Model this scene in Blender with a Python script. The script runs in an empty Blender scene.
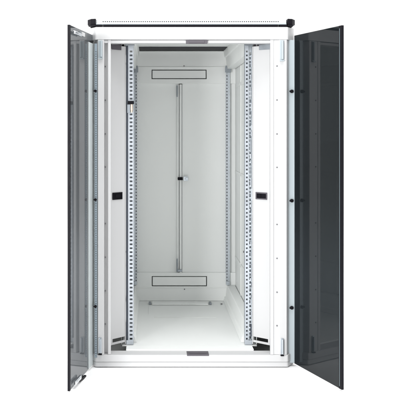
import bpy, bmesh, math, random
from mathutils import Vector, Matrix
random.seed(4)
scene = bpy.context.scene
COL = scene.collection
F, VX, HY, ZC, D0 = 850.0, 151.0, 128.0, 0.928, 3.30     # camera constants of the photograph (410 px frame)

def X(px, D=D0): return (px - VX) * D / F
def Z(py, D=D0): return ZC + (HY - py) * D / F
def Y(D): return D - D0

# ------------------------------------------------------------------ materials
def mat(name, col, rough=0.5, metal=0.0, bump=0.0, bscale=300.0, var=0.0, vscale=6.0, spec=0.5, coat=0.0, stretch=None):
    m = bpy.data.materials.new(name); m.use_nodes = True
    nt = m.node_tree; b = nt.nodes['Principled BSDF']
    b.inputs['Base Color'].default_value = (*col, 1)
    b.inputs['Roughness'].default_value = rough
    b.inputs['Metallic'].default_value = metal
    b.inputs['Specular IOR Level'].default_value = spec
    b.inputs['Coat Weight'].default_value = coat
    tc = nt.nodes.new('ShaderNodeTexCoord')
    mp = nt.nodes.new('ShaderNodeMapping'); nt.links.new(tc.outputs['Object'], mp.inputs['Vector'])
    if stretch: mp.inputs['Scale'].default_value = stretch
    if bump:
        n = nt.nodes.new('ShaderNodeTexNoise'); n.inputs['Scale'].default_value = bscale; n.inputs['Detail'].default_value = 3
        bp = nt.nodes.new('ShaderNodeBump'); bp.inputs['Strength'].default_value = bump; bp.inputs['Distance'].default_value = 0.001
        nt.links.new(mp.outputs[0], n.inputs['Vector']); nt.links.new(n.outputs['Fac'], bp.inputs['Height'])
        nt.links.new(bp.outputs[0], b.inputs['Normal'])
    if var:
        n = nt.nodes.new('ShaderNodeTexNoise'); n.inputs['Scale'].default_value = vscale; n.inputs['Detail'].default_value = 6
        mx = nt.nodes.new('ShaderNodeMix'); mx.data_type = 'RGBA'
        mx.inputs['A'].default_value = (*[c * (1 - var) for c in col], 1)
        mx.inputs['B'].default_value = (*[min(1, c * (1 + var)) for c in col], 1)
        nt.links.new(mp.outputs[0], n.inputs['Vector']); nt.links.new(n.outputs['Fac'], mx.inputs['Factor'])
        nt.links.new(mx.outputs['Result'], b.inputs['Base Color'])
        mr = nt.nodes.new('ShaderNodeMapRange')
        mr.inputs['To Min'].default_value = rough * .85; mr.inputs['To Max'].default_value = min(1, rough * 1.2)
        nt.links.new(n.outputs['Fac'], mr.inputs['Value']); nt.links.new(mr.outputs[0], b.inputs['Roughness'])
    return m

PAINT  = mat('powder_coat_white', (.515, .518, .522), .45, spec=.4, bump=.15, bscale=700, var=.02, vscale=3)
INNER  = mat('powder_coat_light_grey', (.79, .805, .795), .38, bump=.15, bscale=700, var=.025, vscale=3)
ZINC   = mat('zinc_plated_steel', (.46, .50, .535), .33, metal=1, var=.16, vscale=40, stretch=(1, 1, .3))
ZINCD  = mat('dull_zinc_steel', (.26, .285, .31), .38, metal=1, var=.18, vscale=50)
ZINCW  = mat('bright_zinc_rail', (.40, .43, .465), .4, metal=.7, var=.28, vscale=28)
ALU    = mat('hinge_profile_aluminium', (.36, .41, .435), .5, metal=.1, var=.04, vscale=20, stretch=(1, 1, .2))
NAVY   = mat('dark_navy_steel', (.045, .055, .075), .5, metal=.1, var=.15, vscale=40)  # dark navy steel of the left channel and some clip plates
CHROME = mat('chrome', (.85, .87, .9), .12, metal=1, var=.03)
BLACK  = mat('black_plastic', (.006, .0055, .008), .5, bump=.15, bscale=500, var=.15, vscale=30, spec=.1)
GREYP  = mat('dark_grey_catch', (.085, .078, .090), .5, var=.1, vscale=60, spec=.3)
GASKET = mat('rubber_gasket', (.13, .138, .14), .7, var=.1, vscale=60)
BRUSH  = mat('cable_brush_bristles', (.03, .03, .033), .85, bump=.6, bscale=120, var=.3, vscale=80, stretch=(6, .4, 1))
SCREW  = mat('dark_screw', (.16, .16, .17), .4, metal=.7, var=.1, vscale=100)
COPPER = mat('passivated_bolt', (.80, .62, .46), .35, metal=.5, var=.05, vscale=60)
FLOORM = mat('white_studio_floor', (.93, .93, .93), .9, var=.004, vscale=2, spec=.1)
def glass(name, tint, ior):
    m = bpy.data.materials.new(name); m.use_nodes = True
    nt = m.node_tree; b = nt.nodes['Principled BSDF']
    b.inputs['Base Color'].default_value = (*tint, 1)
    b.inputs['Transmission Weight'].default_value = 1
    b.inputs['Roughness'].default_value = .012
    b.inputs['IOR'].default_value = ior
    tc = nt.nodes.new('ShaderNodeTexCoord'); n = nt.nodes.new('ShaderNodeTexNoise'); n.inputs['Scale'].default_value = 2.2
    bp = nt.nodes.new('ShaderNodeBump'); bp.inputs['Strength'].default_value = .02; bp.inputs['Distance'].default_value = .01
    nt.links.new(tc.outputs['Object'], n.inputs['Vector']); nt.links.new(n.outputs['Fac'], bp.inputs['Height'])
    nt.links.new(bp.outputs[0], b.inputs['Normal'])
    return m
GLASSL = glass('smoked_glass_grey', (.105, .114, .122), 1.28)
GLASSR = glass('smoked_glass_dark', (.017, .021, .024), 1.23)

# ------------------------------------------------------------------ geometry helpers
def box(bm, x0, x1, y0, y1, z0, z1):
    xs, ys, zs = sorted((x0, x1)), sorted((y0, y1)), sorted((z0, z1))
    v = [bm.verts.new((x, y, z)) for x in xs for y in ys for z in zs]
    for f in ((0,1,3,2), (4,6,7,5), (0,4,5,1), (2,3,7,6), (0,2,6,4), (1,5,7,3)):
        bm.faces.new([v[i] for i in f])

def prism(bm, pts, z0, z1):
    a = [bm.verts.new((x, y, z0)) for x, y in pts]; b = [bm.verts.new((x, y, z1)) for x, y in pts]
    n = len(pts)
    bm.faces.new(a[::-1]); bm.faces.new(b)
    for i in range(n): bm.faces.new((a[i], a[(i+1) % n], b[(i+1) % n], b[i]))

def sheet(bm, O, U, V, T, us, vs, holes):
    """sheet spanned by U and V from O, thickness vector T, with real rectangular holes (u0,u1,v0,v1)"""
    O, U, V, T = Vector(O), Vector(U), Vector(V), Vector(T)
    uu = sorted(set([round(a, 6) for a in us] + [round(a, 6) for h in holes for a in h[:2]]))
    vv = sorted(set([round(a, 6) for a in vs] + [round(a, 6) for h in holes for a in h[2:]]))
    byv = {}
    def hole(u, v): return any(h[0] < u < h[1] and h[2] < v < h[3] for h in holes)
    K = [[not hole((uu[i]+uu[i+1])/2, (vv[j]+vv[j+1])/2) for j in range(len(vv)-1)] for i in range(len(uu)-1)]
    cache = {}
    def P(i, j, s):
        k = (i, j, s)
        if k not in cache: cache[k] = bm.verts.new(O + U*uu[i] + V*vv[j] + T*s)
        return cache[k]
    ni, nj = len(uu)-1, len(vv)-1
    for i in range(ni):
        for j in range(nj):
            if not K[i][j]: continue
            bm.faces.new((P(i,j,0), P(i+1,j,0), P(i+1,j+1,0), P(i,j+1,0)))
            bm.faces.new((P(i,j,1), P(i,j+1,1), P(i+1,j+1,1), P(i+1,j,1)))
            for di, dj, a, b in ((-1,0,(i,j),(i,j+1)), (1,0,(i+1,j+1),(i+1,j)), (0,-1,(i+1,j),(i,j)), (0,1,(i,j+1),(i+1,j+1))):
                p, q = i+di, j+dj
                if not (0 <= p < ni and 0 <= q < nj and K[p][q]):
                    bm.faces.new((P(*a,0), P(*b,0), P(*b,1), P(*a,1)))

def cyl(bm, c, axis, r, h, seg=20, r2=None):
    axis = Vector(axis).normalized()
    q = Vector((0, 0, 1)).rotation_difference(axis).to_matrix().to_4x4()
    bmesh.ops.create_cone(bm, cap_ends=True, segments=seg, radius1=r, radius2=r if r2 is None else r2, depth=h,
                          matrix=Matrix.Translation(c) @ q)

def obj(name, bm, m, parent=None, bevel=0.0, smooth=False):
    bmesh.ops.recalc_face_normals(bm, faces=bm.faces)
    me = bpy.data.meshes.new(name); bm.to_mesh(me); bm.free()
    me.materials.append(m)
    o = bpy.data.objects.new(name, me); COL.objects.link(o)
    if parent:
        o.parent = parent
    if smooth:
        for p in me.polygons: p.use_smooth = True
    if bevel:
        b = o.modifiers.new('bevel', 'BEVEL'); b.width = bevel; b.segments = 2; b.limit_method = 'ANGLE'; b.angle_limit = .6
        b.harden_normals = False
    return o
def B(): return bmesh.new()
def boxobj(name, m, parent, *a, bevel=0.0):
    bm = B(); box(bm, *a); return obj(name, bm, m, parent, bevel)

# ------------------------------------------------------------------ setting
bm = B(); s = 60
bm.faces.new([bm.verts.new(p) for p in ((-s, -s, -.004), (s, -s, -.004), (s, s, -.004), (-s, s, -.004))])
fl = obj('floor', bm, FLOORM); fl['kind'] = 'structure'

# ------------------------------------------------------------------ cabinet
cab = bpy.data.objects.new('server_cabinet', None); COL.objects.link(cab)
cab['label'] = 'white network server cabinet with both smoked glass front doors swung open, empty steel racks inside'
cab['category'] = 'server cabinet'

CX = .158                     # centre line
XL, XR = -.248, .564          # outer sides
FL, FR = -.2147, .5307        # flat front
DEP = 1.09                    # rear (world y)
DR, DB = 3.43, 4.297          # distance of front and rear rails
YR, YB = Y(DR), Y(DB)
RL, RR = -.0706, .379         # inner edges of the 19 inch rails
ZT = 1.320
ZF = .052                     # inside floor
ZS = .0468                    # sill top
ZCEIL = 1.318

def outline(inset=0.0, back=.066):
    """front of the frame seen from above, rounded corners"""
    pl = [(XL, .056 + inset), (XL + .0005, .053 + inset), (FL - .002, .0025 + inset), (FL + .001, .0007 + inset), (FL + .005, inset)]
    pr = [(2 * CX - x, y) for x, y in pl][::-1]
    return [(XL, back)] + pl + pr + [(XR, back)]

# header and sill
bm = B(); prism(bm, outline(), Z(39.6), ZT); header = obj('header_beam', bm, PAINT, cab, .0012)
boxobj('header_lip', PAINT, header, X(97.5), X(287), .006, .055, Z(43, 3.306), Z(39.6) - .0018, bevel=.0008)
bm = B(); prism(bm, outline(), .0195, ZS); sill = obj('sill_beam', bm, PAINT, cab, .002)
bm = B(); prism(bm, outline(.003), .0, .0183); obj('plinth_strip', bm, PAINT, sill, .001)
# catches
for nm, x0, x1, z0, z1, y0 in (('latch_plate', 186, 207.5, 43.4, 39.9, -.002), ('latch_plate', 187, 209, 355.6, 350.9, -.002)):
    bm = B()
    if z0 < 100:
        box(bm, X(x0), X(x1), y0, .012, Z(z0) - .001, Z(z1))
        box(bm, X(x0) + .012, X(x1) - .012, y0 - .0025, y0 - .0002, Z(z0) + .002, Z(z1) - .003)
    else:
        box(bm, X(x0), X(x1), y0, .050, ZS - .0035, ZS + .002)
        box(bm, X(x0) + .01, X(x1) - .01, .010, .040, ZS + .0023, ZS + .004)
    obj('latch_plate', bm, GREYP, header if z0 < 100 else sill, .0008)

# roof cover with its row of ventilation slots
holes = []
x = X(102.5)
while x < X(279.5):
    holes.append((x, x + .0046, 1.3400, 1.3432)); x += .0082
bm = B()
sheet(bm, (0, .006, 0), (1, 0, 0), (0, 0, 1), (0, .0015, 0), (X(95.5), X(286.5)), (1.3315, 1.3475), holes)
cover = obj('roof_cover', bm, mat('roof_cover_grey', (.46, .475, .48), .5, bump=.15, bscale=700, var=.03, spec=.3), cab)
boxobj('trim_strip', ALU, cover, X(96), X(286.5), .0015, .0055, 1.3302, 1.3338, bevel=.0004)
boxobj('roof_plate', PAINT, cover, X(96.2), X(285.8), .0085, .0895, 1.3462, 1.3495, bevel=.001)
boxobj('roof_plate', PAINT, cover, XL + .008, XR - .008, .0905, DEP, 1.3332, 1.3495, bevel=.001)
for a, b in ((95.5, 101.6), (103.6, 277.8), (279.8, 287)):
    boxobj('roof_seal', BLACK, cab, X(a), X(b), .001, .05, 1.3215, 1.3300)
boxobj('roof_spacer', PAINT, cab, XL + .04, XR - .04, .02, DEP, ZT + .0005, 1.3312)
boxobj('slot_backing', BLACK, cover, X(96), X(286), .012, .014, 1.332, 1.346)
# black corner caps
for sgn in (-1, 1):
    def mx(x): return x if sgn < 0 else 2 * CX - x
    bm = B()
    o1 = [(X(95.8, 3.3), -.004), (X(91, 3.31), .004), (X(88.0, 3.35), .035), (X(88.0, 3.35), .09), (X(95.8), .09)]
    prism(bm, [(mx(a), b) for a, b in o1], 1.3312, 1.352)
    o2 = [(X(95.6, 3.3), -.0025), (X(90.4, 3.31), .006), (X(90.0, 3.33), .035), (X(90.0, 3.33), .08), (X(95.6), .08)]
    prism(bm, [(mx(a), b) for a, b in o2], 1.3235, 1.3308)
    obj('corner_cap', bm, BLACK, cab, .0015)

# outer skin and rear frame
for a, b in ((XL, XL + .0015), (XR - .0015, XR)):
    bm = B(); box(bm, a, b, .068, DEP, .0, ZT); obj('side_panel', bm, PAINT, cab, .0004)
boxobj('base_plate', INNER, cab, XL + .002, XR - .002, .068, DEP, .004, .008)
# inner walls with pressed ribs, slots
ceil_hole = (-.06, .378, Y(4.075), Y(4.272))
bm = B()
sheet(bm, (0, 0, ZCEIL), (1, 0, 0), (0, 1, 0), (0, 0, .0015), (-.20, .52), (.06, YB + .034), [ceil_hole])
roof = obj('ceiling_panel', bm, INNER, cab)
boxobj('cable_brush', BRUSH, roof, ceil_hole[0] - .002, ceil_hole[1] - .013, ceil_hole[2] + .002, ceil_hole[3] + .012, ZCEIL - .0022, ZCEIL - .0003)
for sgn in (-1, 1):
    def mx(x): return x if sgn > 0 else 2 * .1545 - x
    xi = mx(.427)
    vs = [ZF, ZCEIL - .0005]; hs = []
    for z in (.16, .46, .76, 1.06):
        for y in (.22, .36, .64, .80, .95):
            hs.append((y, y + .006, z, z + .006))
    bm = B(); sheet(bm, (xi, 0, 0), (0, 1, 0), (0, 0, 1), (sgn * .0015, 0, 0), (Y(3.44), YB + .03), vs, hs)
    w = obj('inner_side_wall', bm, INNER, cab)
    # horizontal stiffening rails on the wall
    for z in (.27, .70, 1.13):
        bm = B(); box(bm, xi - sgn * .0003, xi - sgn * .0035, Y(3.50), YB - .01, z, z + .014)
        obj('stiffener', bm, INNER, w, .0012)
    # upper depth beam, sloping face
    bm = B()
    y0, y1 = Y(3.452), YB + .025
    pr = [(mx(.367), ZCEIL - .0008), (mx(.372), 1.286), (mx(.378), 1.283), (mx(.385), 1.226), (mx(.424), 1.226), (mx(.424), ZCEIL - .0008)]
    a = [bm.verts.new((x, y0, z)) for x, z in pr]; b = [bm.verts.new((x, y1, z)) for x, z in pr]
    bm.faces.new(a); bm.faces.new(b[::-1])
    for i in range(6): bm.faces.new((a[i], b[i], b[(i+1) % 6], a[(i+1) % 6]))
    obj('depth_beam', bm, INNER, cab, .001)
    # lower depth beam, mirrored section
    bm = B()
    pr = [(mx(.367), ZF + .0006), (mx(.372), .074), (mx(.378), .077), (mx(.3845), .132), (mx(.3865), .134), (mx(.424), .134), (mx(.424), ZF + .0006)]
    a = [bm.verts.new((x, y0 + .02, z)) for x, z in pr]; b = [bm.verts.new((x, y1, z)) for x, z in pr]
    bm.faces.new(a); bm.faces.new(b[::-1])
    for i in range(7): bm.faces.new((a[i], b[i], b[(i+1) % 7], a[(i+1) % 7]))
    obj('depth_beam', bm, INNER, cab, .001)
    # folded uprights in the side wall
    for yy, ww in ((Y(3.72), .012), (Y(4.02), .02)):
        bm = B(); box(bm, xi - sgn * .0003, xi - sgn * .003, yy, yy + ww, .1345, 1.2255)
        obj('upright', bm, INNER, w, .001)
    for z, yy in ((1.14, Y(3.56)), (1.10, Y(3.60)), (.47, Y(3.66)), (.40, Y(3.56)), (.36, Y(3.9)), (.20, Y(3.66))):
        bm = B(); cyl(bm, (xi - sgn * .002, yy, z), (1, 0, 0), .0045, .004, 14); obj('screw', bm, SCREW, w)
    boxobj('slot_rib', INNER, w, xi - sgn * .0003, xi - sgn * .006, Y(3.50), Y(3.68), 1.135, 1.15, bevel=.001)

# inside floor with cable opening flap
bm = B()
hs = [(X(209.5, 4.2), X(210.6, 4.2), Y(4.22), Y(4.26))]
sheet(bm, (0, 0, ZF), (1, 0, 0), (0, 1, 0), (0, 0, -.0015), (-.116, .4262), (Y(3.42), YB + .034), hs)
flo = obj('bottom_panel', bm, INNER, cab)
boxobj('front_tread', INNER, flo, -.0985, .4065, .0664, Y(3.4195), .044, ZF - .0001, bevel=.0)
bm = B(); box(bm, X(152, 4.22), X(208, 4.22), Y(4.20), Y(4.262), ZF + .001, ZF + .007); obj('cable_entry_cover', bm, INNER, flo, .002)
for px in (150, 210.2):
    boxobj('cover_clip', ZINCD, flo, X(px, 4.23) - .006, X(px, 4.23) + .006, Y(4.21), Y(4.25), ZF + .001, ZF + .009, bevel=.001)
bm = B(); cyl(bm, (X(221.5, 4.22), Y(4.22), ZF + .003), (0, 0, 1), .0045, .004); obj('bolt', bm, SCREW, flo)
bm = B()
box(bm, X(148.6, 4.1), X(149.4, 4.1), Y(4.0), Y(4.18), ZF + .0004, ZF + .0022)
box(bm, X(154, 3.95), X(216, 3.95), Y(3.93), Y(3.934), ZF + .0004, ZF + .0016); obj('fold_line', bm, INNER, flo, .0005)

# ------------------------------------------------------------------ back wall
YW = YB + .034               # plane of the rear wall
DW = YW + D0
def strip(nm, m, par, px0, px1, py0, py1, D, t, bev=.001):
    return boxobj(nm, m, par, X(px0, D), X(px1, D), Y(D), Y(D) + t, Z(py1, D), Z(py0, D), bevel=bev)
BX0, BX1 = -.125, .435
for (ya, yb, va, vb, vx0, vx1) in ((49, 83.6, 69.6, 79.0, 151.6, 206.6), (272.6, 301.0, 276.2, 286.4, 151.8, 207.0)):
    D = 4.305
    zt, zb = (ZCEIL - .001 if ya < 60 else Z(ya, D)), (Z(yb, D) if ya < 60 else ZF + .0006)
    bm = B(); hl = (X(vx0, D), X(vx1, D), Z(vb, D), Z(va, D))
    sheet(bm, (0, Y(D), 0), (1, 0, 0), (0, 0, 1), (0, .018, 0), (BX0, BX1), (zb, zt), [hl])
    bp = obj('rear_cross_plate', bm, INNER, cab, .0015)
    bm = B(); box(bm, hl[0] + .0015, hl[1] - .0015, Y(D) + .0145, Y(D) + .0175, hl[2] + .0015, hl[3] - .0015); obj('gasket', bm, GASKET, bp)
    boxobj('vent_cover', INNER, bp, hl[0] + .0042, hl[1] - .0042, Y(D) + .003, Y(D) + .012, hl[2] + .0042, hl[3] - .0042, bevel=.0012)
    yl = 67.2 if ya < 60 else 287.6
    bm = B(); box(bm, BX0 + .002, BX1 - .002, Y(D) - .0035, Y(D) - .0002, Z(yl, D) - .0022, Z(yl, D) + .0022); obj('crease', bm, INNER, bp, .001)
    for px, py in (((184, 66.0),) if ya < 60 else ((184.5, 289.2),)):
        bm = B(); cyl(bm, (X(px, D), Y(D) - .001, Z(py, D)), (0, 1, 0), .0032, .003, 12); obj('screw', bm, SCREW, bp)
# double rear doors
DD = 4.318
for i, (a, b) in enumerate(((127.5, 178.9), (182.1, 235.3))):
    d = strip('rear_door', INNER, cab, a, b, 82.0, 274.0, DD, .004, .0)
    if i == 0:
        c = (X(178.9, DD), Y(DD))
        strip('door_flange', INNER, d, 177.2, 178.9, 84.6, 272.0, DD - .009, .0085, .001)
        for y0, y1 in ((85.6, 97.0), (258.0, 271.5)):
            bm = B(); box(bm, X(176.9, DD) - .0028, X(176.9, DD) + .0038, Y(4.296), Y(4.302), Z(y1, DD), Z(y0, DD))
            cyl(bm, (X(176.9, DD) + .0005, Y(4.293), (Z(y0, DD) + Z(y1, DD)) / 2), (0, 0, 1), .003, (Z(y0, DD) - Z(y1, DD)) * .9, 12)
            obj('locking_rod', bm, ZINCD, d, .0006)
        bm = B(); cyl(bm, (X(176.9, DD) + .0005, Y(4.299), (Z(97, DD) + Z(258, DD)) / 2), (0, 0, 1), .0016, Z(97, DD) - Z(258, DD), 10)
        obj('guide_rod', bm, INNER, d, smooth=True)
        bm = B(); box(bm, X(177.6, DD), X(182.6, DD), Y(4.286), Y(4.292), Z(179.8, DD), Z(176.8, DD)); obj('latch_body', bm, BLACK, d, .001)
        bm = B(); cyl(bm, (X(178.8, DD), Y(4.283), Z(178.2, DD)), (0, 1, 0), .007, .006, 20); obj('lock_barrel', bm, BLACK, d, .0006)
    else:
        strip('door_flange', INNER, d, 182.1, 183.0, 84.6, 272.0, DD - .006, .0055, .001)
        bm = B(); box(bm, X(183.3, DD), X(187.9, DD), Y(4.29), Y(4.297), Z(180.6, DD), Z(176.2, DD))
        cyl(bm, (X(186.6, DD), Y(4.287), Z(178.4, DD)), (0, 1, 0), .0075, .006, 20)
        obj('lock_keeper', bm, ZINC, d, .001)
bm = B(); cyl(bm, (X(180.5, DD), Y(4.309), (Z(84.5, DD) + Z(272.2, DD)) / 2), (0, 0, 1), .0062, Z(84.5, DD) - Z(272.2, DD), 20)
obj('centre_post', bm, INNER, cab, smooth=False)
strip('centre_post_foot', ZINCD, cab, 177.2, 182.2, 269.6, 271.8, 4.293, .009, .001)
boxobj('rear_skin', PAINT, cab, XL + .002, XR - .002, DEP - .002, DEP, .010, ZT - .003)

# ------------------------------------------------------------------ front columns
FD = 3.302
def column(sgn):
    def mx(x): return x if sgn < 0 else 2 * CX - x
    z0, z1 = ZS + .0006, Z(39.6) - .0008
    bm = B()
    yb = .072
    # folded profile, seen from above
    if sgn < 0:
        pts = [(X(94.8, 3.345), .048), (X(97.4), .006), (X(98.0), .0), (X(103.7), .0), (X(104.2), .003), (X(104.2), .030),
               (X(107.7), .030), (X(107.7), .006), (X(108.2), .004), (X(110.8), .004), (X(110.8, 3.36), yb), (X(94.8, 3.345), yb)]
    else:
        pts = [(X(289.0, 3.335), .032), (X(287.2), .003), (X(286.6), .0), (X(279.4), .0), (X(279.0), .0025), (X(274.0), .0035),
               (X(273.6), .001), (X(270.4), .001), (X(270.2, 3.36), yb), (X(292.5, 3.37), yb), (X(292.5, 3.35), .048)]
    prism(bm, pts, z0, z1)
    c = obj('front_column', bm, PAINT, cab, .0008)
    for py in (66, 100, 134, 167.4, 224.5, 258.4, 292.3, 325.8):
        bm = B(); cyl(bm, (X(104.95) if sgn < 0 else X(277), .0285 if sgn < 0 else .002, Z(py)), (0, 1, 0), .0026, .005, 14)
        obj('screw', bm, SCREW, c, .0003)
    # perforated seal strip beside the door hinge
    hs = []; z = Z(356)
    while z < Z(52): hs.append((.0034, .0064, z, z + .0036)); z += .0088
    bm = B()
    sheet(bm, (mx(X(94.7)), -.0015 if sgn < 0 else .012, 0), ((1 if sgn < 0 else -1), 0, 0), (0, 0, 1), (0, .001, 0), (0, .0096), (Z(357.5), Z(43.6)), hs)
    if sgn < 0:
        obj('perforated_strip', bm, mat('blue_grey_seal', (.21, .26, .30), .5, var=.1, vscale=50), c)
        boxobj('strip_backing', GASKET, c, X(94.9), X(97.0), .002, .0035, Z(357.5), Z(50.5))
    else: bm.free()
    return c
colL, colR = column(-1), column(1)
# hinge pins : top and bottom, both sides
for px0, px1, ya, yb, c in ((98.4, 102.6, 40.6, 57.8, colL), (98.6, 101.8, 337.5, 353.2, colL), (279.8, 283.6, 40.2, 60.2, colR), (280.6, 283.4, 338.2, 354.4, colR)):
    bm = B()
    xm = (X(px0) + X(px1)) / 2; w = X(px1) - X(px0)
    box(bm, X(px0), X(px1), -.0042, -.0006, Z(yb), Z(ya))
    cyl(bm, (xm + w * .18, -.0075, (Z(ya) + Z(yb)) / 2), (0, 0, 1), .0042, (Z(ya) - Z(yb)) * .92, 20)
    low = ya > 200
    obj('hinge', bm, ALU if not low else ZINC, c, .0008)
    bm = B(); box(bm, X(px0) - .001, X(px1) + .001, -.011, -.0004, Z(yb) - .0005, Z(yb) - .0045)
    obj('hinge_foot', bm, BLACK if low else ALU, c, .0008)

# ------------------------------------------------------------------ angled filler panels
def filler(sgn):
    A = Vector((X(110.6, 3.37), Y(3.372), 0)) if sgn < 0 else Vector((X(270.3, 3.37), Y(3.372), 0))
    E = Vector((RL - .0312, YR - .001, 0)) if sgn < 0 else Vector((RR + .0295, YR - .001, 0))
    U = (E - A); L = U.length; U.normalize()
    T = Vector((0, .0015, 0))
    zb, zt = .0655, Z(45.7, 3.39)
    hs = [(.010, L - .006, .0745, .0885)]
    bm = B(); sheet(bm, A, U, (0, 0, 1), T, (0, L), (zb, zt), hs)
    p = obj('filler_panel', bm, PAINT, cab)
    # folded flanges
    bm = B(); sheet(bm, A + Vector((0, -.004, 0)), U, (0, 0, 1), Vector((0, .0036, 0)), (0, .0035), (zb, zt), []); obj('flange', bm, PAINT, p, .0006)
    bm = B(); sheet(bm, A + U * (L - .0035) + Vector((0, -.003, 0)), U, (0, 0, 1), Vector((0, .0026, 0)), (0, .0035), (.058, zt), []); obj('flange', bm, PAINT, p, .0006)
    # latch
    c = .5 if sgn < 0 else .47
    w, h = (.054, .0285) if sgn < 0 else (.055, .0285)
    u0 = (L - w) / 2 - (.004 if sgn < 0 else .0)
    zc = Z(195.9, 3.40)
    hs = [(u0 + .005, u0 + w - .005, zc - h/2 + .005, zc + h/2 - .005)]
    bm = B(); sheet(bm, A + Vector((0, -.0045, 0)), U, (0, 0, 1), Vector((0, .004, 0)), (u0, u0 + w), (zc - h/2, zc + h/2), hs)
    l = obj('panel_latch', bm, BLACK if sgn < 0 else GREYP, p, .0008)
    bm = B(); sheet(bm, A + Vector((0, -.0018, 0)), U, (0, 0, 1), Vector((0, .0015, 0)), (u0 + .0045, u0 + w - .0045), (zc - h/2 + .0045, zc + h/2 - .0045), [])
    k0 = u0 + (w * .28)
    if sgn > 0:
        sheet(bm, A + Vector((0, -.0060, 0)), U, (0, 0, 1), Vector((0, .004, 0)), (u0 + w * .56, u0 + w * .74), (zc - h/2 + .008, zc + h/2 - .008), [])
    else:
        sheet(bm, A + Vector((0, -.0040, 0)), U, (0, 0, 1), Vector((0, .002, 0)), (u0 + w * .3, u0 + w * .8), (zc - h/2 + .007, zc + h/2 - .007), [])
    obj('latch_slider', bm, BLACK, p, .0005)
    # top support bracket
    m = U * L
    bm = B()
    a = A + U * (.006 if sgn < 0 else .002)
    sheet(bm, a + Vector((0, -.012, 0)), U, (0, 0, 1), Vector((0, .010, 0)), (0, .052), (Z(49.6, 3.38), Z(44.4, 3.38)), [])
    obj('panel_bracket', bm, GREYP if sgn < 0 else ZINCW, p, .001)
    bm = B(); sheet(bm, A + Vector((0, .03, 0)), U, (0, 0, 1), Vector((0, .003, 0)), (-.01, L + .02), (1.250, 1.312), []); obj('top_support', bm, BLACK if sgn < 0 else GREYP, p)  # left one black: the shade of the gap above the panel put into its colour
    return p
filler(-1); filler(1)

# ------------------------------------------------------------------ 19 inch rails
def rail(side, front):
    sgn = side      # -1 left, +1 right
    xe = RL if side < 0 else RR
    y0 = YR if front else YB - .010
    zb, zt = (ZF + .004, 1.262) if front else (.1375, 1.222)
    hs = []; hs2 = []
    n = int((zt - zb - .03) / .01588)
    off = .018
    for k in range(n):
        z = zb + off + k * .01588
        if front: hs.append((.0045, .0110, z, z + .0070) if side > 0 else (.0040, .0155, z, z + .0072))
        else: hs.append((.0020, .0062, z, z + .0066))
    U = Vector((sgn, 0, 0))
    bm = B()
    w = (.0145 if side > 0 else .0215) if front else .0095
    sheet(bm, (xe, y0, 0), U, (0, 0, 1), (0, .002, 0), (0, w), (zb, zt), hs)
    # rear return of the inner edge
    sheet(bm, (xe, y0 + .0022, 0), (0, 1, 0), (0, 0, 1), (sgn * .002, 0, 0), (0, .03), (zb, zt), [])
    r = obj('mounting_rail', bm, ZINCW, cab)
    # slotted outer channel
    z = zb + .02; k = 0
    wo = .0302 if front else .0195
    while z < zt - .03:
        h = .010 if k % 3 else .0135
        hs2.append((w + .004, wo - .0045, z, z + h)) if side > 0 else None; z += .0159; k += 1
    bm = B()
    sheet(bm, (xe, y0 + .006, 0), U, (0, 0, 1), (0, .002, 0), (w + .0004, wo), (zb - .002, zt + .004), hs2 if front else [])
    sheet(bm, (xe + sgn * (wo - .002), y0 + .0084, 0), (0, 1, 0), (0, 0, 1), (sgn * .002, 0, 0), (0, .04), (zb - .002, zt + .004), [])
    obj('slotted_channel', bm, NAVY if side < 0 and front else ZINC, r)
    if front:
        # dark channel interior and clip plates
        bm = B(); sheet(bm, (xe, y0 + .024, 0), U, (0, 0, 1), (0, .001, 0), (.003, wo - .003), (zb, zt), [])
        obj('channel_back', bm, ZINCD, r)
        if side > 0:
            rnd = random.Random(11); z = zb + .03
            while z < zt - .05:
                h = rnd.choice((.012, .02, .034, .05)); k = rnd.random()
                o0 = .0205 + rnd.choice((0, .002, .004)); ww = rnd.choice((.003, .0045, .006))
                boxobj('clip_plate', ZINCW if k < .5 else (ZINCD if k < .8 else NAVY), r, xe + o0, xe + o0 + ww, y0 + .002, y0 + .0052, z, z + h, bevel=.0008)
                z += h + rnd.choice((.006, .014, .03))
    # foot and head brackets
    bm = B(); box(bm, xe + sgn * .001, xe + sgn * (wo - .001), y0 - .0012, y0 - .0002, zb - .002, zb + .016)
    box(bm, xe + sgn * .001, xe + sgn * (wo - .001), y0 + .003, y0 + .030, zb - .0035, zb - .0008) if front else None
    obj('rail_foot', bm, ZINCW if front else ZINC, r, .0005)
    bm = B(); box(bm, xe - sgn * .004, xe + sgn * (wo + .002), y0 - .0045, y0 - .0014, zt - .002, zt + .020)
    if not front: box(bm, xe - sgn * .006, xe + sgn * (wo + .004), y0 - .008, y0 - .005, zt - .014, zt + .012)
    obj('rail_head', bm, ZINCD, r, .0008)
    return r
rails = [rail(s_, f_) for s_ in (-1, 1) for f_ in (True, False)]
# bolt clip on the left front rail
bm = B(); box(bm, X(127.8, DR), X(134.0, DR), YR - .012, YR - .001, Z(104.2, DR), Z(101.0, DR)); obj('rail_clip', bm, BLACK, rails[0], .0015)
bm = B(); cyl(bm, (X(131.6, DR), YR - .007, Z(107.4, DR)), (0, 0, 1), .0046, .024, 16, .0038)
cyl(bm, (X(131.6, DR), YR - .007, Z(111.2, DR)), (0, 0, 1), .003, .010, 12); obj('clip_bolt', bm, COPPER, rails[0])
bm = B(); box(bm, X(127.2, DR), X(130.4, DR), YR - .006, YR - .001, Z(113, DR), Z(104.4, DR)); obj('clip_spring', bm, ZINCD, rails[0], .001)

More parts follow.
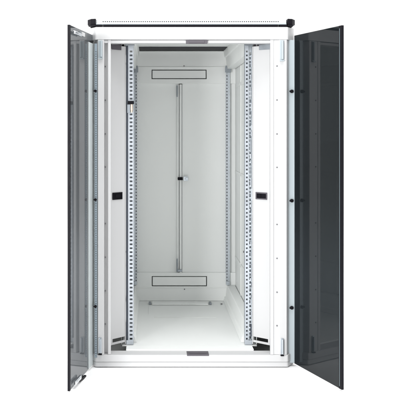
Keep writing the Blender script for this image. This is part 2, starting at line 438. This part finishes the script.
# ------------------------------------------------------------------ glass doors
def door(sgn):
    if sgn < 0:
        H = Vector((-.2247, .046, 0)); E = Vector((-.2872, Y(2.994), 0)); G = GLASSL
    else:
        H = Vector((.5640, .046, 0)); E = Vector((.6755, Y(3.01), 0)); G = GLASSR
    U = E - H; L = U.length; U.normalize()
    N = Vector((-U.y, U.x, 0)).normalized()
    if N.x * sgn < 0: N = -N                       # outward, away from the opening
    zb, zt = .0015, 1.2915
    Q = H + Vector((0, 0, 0))
    up = Vector((0, 0, 1))
    bm = B(); sheet(bm, H, U, up, N * .005, (.0, L), (zb, zt), [])
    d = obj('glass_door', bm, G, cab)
    d['label'] = 'door with mid grey smoked glass seen almost edge on' if sgn < 0 else 'door with near black smoked glass'
    # free edge profile
    e0 = L - (.016 if sgn < 0 else .014)
    bm = B(); sheet(bm, H - N * .0015 , U, up, N * .0078, (L + .0004, L + .0028), (zb, zt), [])
    sheet(bm, H - N * .0016, U, up, N * .0013, (L - (.010 if sgn < 0 else .018), L + .0001), (zb, zt), [])
    obj('edge_profile', bm, BLACK, d)
    if sgn > 0:
        bm = B(); sheet(bm, H - N * .0030, U, up, N * .0012, (L - .012, L - .009), (zb + .01, zt - .01), [])
        obj('edge_seal', bm, mat('profile_grey', (.10, .13, .14), .5), d)
    # hinge side profile
    bm = B()
    if sgn < 0:
        sheet(bm, H - N * .0045, U, up, N * .0040, (-.002, .094), (.006, Z(43.2, 3.3)), [])
        obj('hinge_profile', bm, ALUL, d, .001)
        boxobj('hinge_leaf', ALUL, d, X(91.9, 3.33), X(94.5, 3.33), .028, .034, .006, Z(43.4, 3.33), bevel=.0015)
        px = 95.6
        for py in (91, 199.6, 306.2):
            bm = B(); cyl(bm, (X(px), -.006, Z(py)), (0, 1, 0), .0052, .008, 18)
            cyl(bm, (X(px) - .003, -.006, Z(py)), (1, 0, 0), .003, .010, 12); obj('door_knob', bm, BLACK, d, .001)
    else:
        x0, x1 = X(288.3, 3.345), X(293.6, 3.345)
        box(bm, X(288.5, 3.322), x1, .022, .046, Z(361.4, 3.345), Z(40.6, 3.345))
        box(bm, x1 - .004, x1 - .0005, .0195, .0218, Z(360, 3.345), Z(42, 3.345))
        obj('hinge_profile', bm, ALU, d, .001)
        for py in (91.6, 200.2, 306.6):
            bm = B(); cyl(bm, (X(291.7, 3.32), .018, Z(py, 3.34)), (0, 1, 0), .0068, .008, 18)
            cyl(bm, (X(290.6, 3.32), .014, Z(py, 3.34)), (1, 0, 0), .0038, .010, 12)
            obj('door_knob', bm, BLACK, d, .001)
        bm = B(); box(bm, X(287.2, 3.33), X(293.0, 3.345), .030, .0445, Z(362.6, 3.34), Z(361.7, 3.34)); obj('hinge_foot', bm, GREYP, d, .001)
    if sgn < 0:
        # bolt hardware at the free edge, top and bottom
        def at(px):   # distance along door of a pixel column
            k = (px - VX) / F      # x = k*(y+D0)
            return (H.x - k * (H.y + D0)) / (k * U.y - U.x)
        def zz(px, py):
            u = at(px); return ZC + (HY - py) * (H.y + U.y * u + D0) / F
        for lo, (a, b, y0, y1) in ((0, (71.8, 78.6, 32.0, 35.2)), (1, (72.4, 78.4, 378.4, 382.4))):
            u0, u1 = sorted((at(a), at(b))); z0, z1 = sorted((zz(75, y0), zz(75, y1)))
            bm = B(); sheet(bm, H - N * .012, U, up, N * .0075, (u0, u1), (z0, z1), [(u0 + .02, u1 - .012, z0 + .003, z1 - .003)])
            cyl(bm, H - N * .009 + U * ((u0 + u1) / 2) + up * ((z0 + z1) / 2), U, .0042, (u1 - u0) * .96, 14)
            obj('door_bolt', bm, CHROME, d, .001)
            if lo:
                u0, u1 = sorted((at(77.4), at(83.8))); z0, z1 = zz(80, 382.0), zz(80, 378.0)
                bm = B()
                P = [H - N * .010 + U * u + up * z for u, z in ((u0, zz(84, 374.6)), (u0, zz(83, 378.6)), (u1, zz(77, 382.2)), (u1, zz(77, 380.0)))]
                v = [bm.verts.new(p) for p in P]; w = [bm.verts.new(p + N * .009) for p in P]
                bm.faces.new(v); bm.faces.new(w[::-1])
                for i in range(4): bm.faces.new((v[i], w[i], w[(i+1) % 4], v[(i+1) % 4]))
                obj('bolt_bracket', bm, BLACK, d, .0008)
            else:
                u0, u1 = sorted((at(81.0), at(83.6)))
                bm = B(); sheet(bm, H - N * .0060, U, up, N * .0055, (u0, u1), (zz(82, 36.4), zz(82, 32.4)), []); obj('white_plate', bm, PAINT, d, .001)  # small white rectangle set on the inner face of the glass
                u0, u1 = sorted((at(79.0), at(80.4)))
                bm = B(); sheet(bm, H - N * .0050, U, up, N * .0045, (u0, u1), (zz(80, 35.6), zz(80, 31.9)), []); obj('bolt_guide', bm, ZINCD, d, .001)
    return d
ALUL = mat('hinge_profile_pale', (.60, .645, .65), .45, metal=.25, var=.04, vscale=20, stretch=(1, 1, .2))
door(-1); door(1)

# ------------------------------------------------------------------ light
w = bpy.data.worlds.new('World'); scene.world = w; w.use_nodes = True
w.node_tree.nodes['Background'].inputs['Color'].default_value = (1, 1, 1, 1)
w.node_tree.nodes['Background'].inputs['Strength'].default_value = 1.10
def area(name, loc, target, size, power, col=(1, 1, 1)):
    l = bpy.data.lights.new(name, 'AREA'); l.shape = 'RECTANGLE'; l.size, l.size_y = size; l.energy = power; l.color = col
    o = bpy.data.objects.new(name, l); COL.objects.link(o); o.location = loc
    o.rotation_euler = (Vector(target) - Vector(loc)).to_track_quat('-Z', 'Y').to_euler()
    return o
area('softbox', (-2.1, -3.9, 1.0), (.25, .8, .55), (1.2, 1.2), 155)
area('floor_fill_light', (.2, -.5, 5.0), (.2, -.5, 0), (5, 5), 430)  # added lamp from above, brightens the floor to white and lifts the ground shadow

# ------------------------------------------------------------------ camera
cd = bpy.data.cameras.new('camera'); cam = bpy.data.objects.new('camera', cd); COL.objects.link(cam)
cam.location = (0, -D0, ZC); cam.rotation_euler = (math.radians(90), 0, 0)
cd.sensor_fit = 'HORIZONTAL'; cd.sensor_width = 36; cd.lens = 36 * F / 410
cd.shift_x = (205 - VX) / 410; cd.shift_y = (HY - 205) / 410
cd.clip_start = .05; cd.clip_end = 400
scene.camera = cam
scene.view_settings.view_transform = 'Standard'; scene.view_settings.look = 'None'
scene.view_settings.exposure = 0; scene.view_settings.gamma = 1
scene.cycles.max_bounces = 12; scene.cycles.diffuse_bounces = 6; scene.cycles.transmission_bounces = 8
